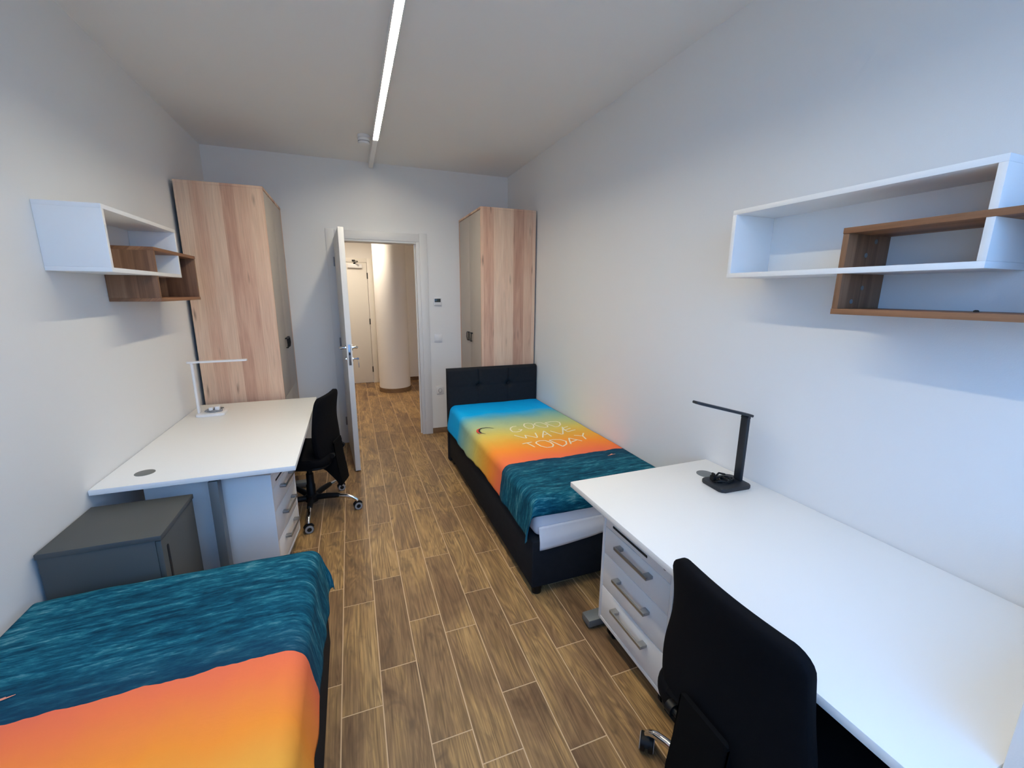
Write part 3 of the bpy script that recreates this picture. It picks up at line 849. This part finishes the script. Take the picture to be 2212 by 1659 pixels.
            G[i, j] = v
    for j in range(NV):
        for i in range(NU): bm.faces.new((G[i, j], G[i + 1, j], G[i + 1, j + 1], G[i, j + 1]))
    sp = obj('bedspread', bm, M['spread'], None, sharp=80)
    # outward normals up
    if sp.data.polygons[NU * 40 + 20].normal.z < 0: sp.data.flip_normals()
    so_ = sp.modifiers.new('thickness', 'SOLIDIFY'); so_.thickness = .004; so_.offset = -1
    sp.location = loc; sp.rotation_euler = (0, 0, rotz)
    tag(sp, label_spread, 'bedspread', 'sunset bedspreads')
    zf = lambda x, y: spread_top(x, y, seed)
    dy = horizon + .530
    b = NB()
    if lettered:
      for s in STROKES: ribbon(b, [(x - BEDC[0], y - BEDC[1] + dy) for x, y in s], .0105, zf, .0022)
    if lettered: obj('printed_lettering', b, M['inkwhite'], sp, label='cream hand-drawn words GOOD WAVE TODAY')
    loc_ = lambda pts: [(x - BEDC[0], y - BEDC[1] + dy) for x, y in pts]
    b = NB(); ribbon(b, loc_([(.994, 3.006), (.968, 3.035), (.938, 3.050), (.905, 3.048), (.880, 3.026), (.866, 2.985), (.870, 2.940), (.895, 2.904)]), .015, zf, .0022, True)
    kt = obj('printed_kite', b, M['inkblack'], sp, label='dark curved kite print')
    b = NB(); ribbon(b, loc_([(.893, 3.050), (.866, 3.025), (.851, 2.985), (.851, 2.950), (.862, 2.922)]), .016, zf, .0030, True)
    obj('kite_edge', b, M['inkred'], kt, label='red edge of the kite print')
    b = NB(); ribbon(b, loc_([(1.520, 2.216), (1.549, 2.226), (1.588, 2.228)]), .007, zf, .0022, True); ribbon(b, loc_([(1.538, 2.218), (1.556, 2.230), (1.568, 2.237)]), .011, zf, .0026, True)
    obj('printed_surfer', b, M['inkpeach'], sp, label='tiny peach kitesurfer print')
    return w
make_bed('dark upholstered single bed with a tufted headboard by the right wall', 'mattress in white sheet on the bed with the tufted headboard, foot end showing',
         'sunset bedspread reading GOOD WAVE TODAY on the bed with the headboard', (BEDC[0], BEDC[1], 0), 0, -.530, 1.7, .128, True)
make_bed('dark upholstered single bed in the near corner beside the dark grey cabinet', 'mattress under the bedspread on the bed beside the dark grey cabinet',
         'sea and sunset bedspread on the bed beside the dark grey cabinet', (-.635, .770, 0), PI, -.452, 9.3, .17, False)

# ------------------------------------------------------------------ dark grey cabinet between left bed and desk
cb = thing('cabinet', 'low dark grey cabinet between the near bed and the white desk', 'cabinet', (-.935, 2.040, 0))
b = NB(); hx0, hx1, hy0, hy1 = -.180, .165, -.180, .182
box(b, hx0, hx1, hy0, hy0 + .016, 0, .655, bev=.001); box(b, hx0, hx1, hy1 - .016, hy1, 0, .655, bev=.001)
box(b, hx0, hx1, hy0 + .016, hy1 - .016, .04, .056); box(b, hx0, hx0 + .01, hy0 + .016, hy1 - .016, 0.04, .655)
obj('body', b, M['cabinet'], cb)
obj('top_panel', box(NB(), hx0 - .004, hx1 + .023, hy0 - .004, hy1 + .004, .656, .677, bev=.0015), M['cabinet'], cb)
dr = obj('door', box(NB(), hx1 + .001, hx1 + .019, hy0 + .001, hy1 - .001, .042, .652, bev=.0015), M['cabinet'], cb)
obj('slot_handle', prism(NB(), rrect(hy0 + .040, hy0 + .056, .430, .610, .0075, 5), hx1 + .0185, hx1 + .0205, plane='YZ'), M['black'], dr, label='black vertical slot pull')

# ------------------------------------------------------------------ desk lamps (local: base centre at origin on the desktop, head swings towards -x from a post at +x)
def make_lamp(label, loc, rotz, mat, tilt, head_len, cordmat, adapters, post_x, post_h):
    l = thing('desk_lamp', label, 'desk lamp', loc, rotz, 'folding desk lamps')
    b = NB(); prism(b, rrect(-.085, .085, -.066, .066, .018, 6), .0005, .018, bev=.004, seg=3)
    obj('base', b, mat, l)
    b = NB(); box(b, post_x - .008, post_x + .008, -.021, .021, .0182, post_h, bev=.005, seg=3)
    obj('post', b, mat, l)
    b = NB(); tube(b, [(post_x, -.019, post_h + .004), (post_x, .019, post_h + .004)], .0085, 14)
    obj('hinge', b, mat, l)
    b = NB(); prism(b, rrect(-head_len, .030, -.021, .021, .012, 6), -.0055, .0055, bev=.003, seg=3)
    bmesh.ops.rotate(b, verts=b.verts, cent=(0, 0, 0), matrix=Matrix.Rotation(tilt, 3, 'Y'))
    bmesh.ops.translate(b, verts=b.verts, vec=(post_x, 0, post_h + .017))
    h = obj('lamp_head', b, mat, l)
    b = NB(); prism(b, rrect(-head_len + .03, -.04, -.014, .014, .01, 5), -.0068, -.0056)
    bmesh.ops.rotate(b, verts=b.verts, cent=(0, 0, 0), matrix=Matrix.Rotation(tilt, 3, 'Y'))
    bmesh.ops.translate(b, verts=b.verts, vec=(post_x, 0, post_h + .017))
    obj('light_panel', b, M['plastic'], h)
    # coiled supply cord left on the base
    rr = random.Random(int(head_len * 1000) + (3 if adapters else 0)); pts = []
    for k in range(110):
        a = 2 * PI * k / 22
        pts.append((-.012 + (.040 + .012 * math.sin(k * .37)) * math.cos(a), .002 + (.024 + .006 * math.cos(k * .23)) * math.sin(a), .0225 + .010 * (k / 110) + .0045 * math.sin(k * .9)))
    b = NB(); tube(b, pts, .0030, 6)
    tube(b, [(-.010, -.030, .026), (-.012, -.010, .038), (-.010, .012, .038), (-.008, .034, .026)], .0028, 6)
    obj('power_cord', b, cordmat, l)
    if adapters:
        b = NB(); box(b, -.050, -.022, -.024, .016, .030, .056, bev=.004); box(b, -.012, .012, -.012, .024, .032, .054, bev=.004)
        obj('power_adapter', b, M['plastic'], l, label='white plug adapter')
    else:
        b = NB(); box(b, -.062, -.046, .012, .036, .020, .044, bev=.003); box(b, -.058, -.050, .016, .032, .044, .056, bev=.001)
        tube(b, [(-.030, .040, .026), (.0, .046, .040), (.03, .04, .032)], .0045, 8)
        obj('plug', b, cordmat, l)
    return l
make_lamp('black folding desk lamp with its head raised', (1.560, 1.330, .750), R_(-3), M['lampblack'], R_(15), .300, M['black'], False, .068, .315)
make_lamp('white folding desk lamp with its head level', (-.966, 3.440, .750), PI + R_(3), M['plastic'], 0, .325, M['rubber'], True, .072, .360)

# ------------------------------------------------------------------ daylight
wd = bpy.data.worlds.new('sky'); SC.world = wd; wd.use_nodes = True
nt = wd.node_tree; bg = nt.nodes['Background']
tc = nt.nodes.new('ShaderNodeTexCoord'); sx = nt.nodes.new('ShaderNodeSeparateXYZ'); cr = nt.nodes.new('ShaderNodeValToRGB')
nt.links.new(tc.outputs['Generated'], sx.inputs[0])
mr = nt.nodes.new('ShaderNodeMapRange'); mr.inputs[1].default_value = -1; mr.inputs[2].default_value = 1
nt.links.new(sx.outputs[2], mr.inputs[0]); nt.links.new(mr.outputs[0], cr.inputs[0])
e = cr.color_ramp.elements
e[0].position = .40; e[0].color = (.16, .22, .30, 1)
e[1].position = .52; e[1].color = (.21, .49, 1.0, 1)
x = e.new(1.0); x.color = (.19, .46, 1.0, 1)
nt.links.new(cr.outputs[0], bg.inputs[0]); bg.inputs[1].default_value = 4.8
la = bpy.data.lights.new('window_portal', 'AREA'); la.shape = 'RECTANGLE'; la.size = WX1 - WX0; la.size_y = WZ1 - WZ0
la.cycles.is_portal = True
lo = bpy.data.objects.new('window_portal', la); COL.objects.link(lo)
lo.location = ((WX0 + WX1) / 2, YF - .13, (WZ0 + WZ1) / 2); lo.rotation_euler = (R_(90), 0, 0)

# ------------------------------------------------------------------ camera
yaw, pitch, roll = R_(20.804), R_(12.159), R_(.432)
fwd = Vector((math.sin(yaw) * math.cos(pitch), math.cos(yaw) * math.cos(pitch), -math.sin(pitch)))
rt = Vector((math.cos(yaw), -math.sin(yaw), 0)); up = rt.cross(fwd)
r2 = rt * math.cos(roll) + up * math.sin(roll); u2 = -rt * math.sin(roll) + up * math.cos(roll)
cam = bpy.data.cameras.new('camera'); co = bpy.data.objects.new('camera', cam); COL.objects.link(co)
mw = Matrix.Identity(4)
for i, v in enumerate((r2, u2, -fwd)):
    for k in range(3): mw[k][i] = v[k]
mw.translation = Vector((0, 0, CAM_H)); co.matrix_world = mw
cam.sensor_width = 36; cam.sensor_fit = 'HORIZONTAL'; cam.lens = 36 * 909.863 / 2212
cam.clip_start = .02; cam.clip_end = 60
SC.camera = co

SC.view_settings.view_transform = 'Standard'; SC.view_settings.look = 'None'
SC.view_settings.exposure = 0.10; SC.view_settings.gamma = 1.0; SC.view_settings.use_curve_mapping = False
SC.cycles.use_denoising = True
SC.cycles.max_bounces = 16; SC.cycles.diffuse_bounces = 14
SC.cycles.sample_clamp_indirect = 6
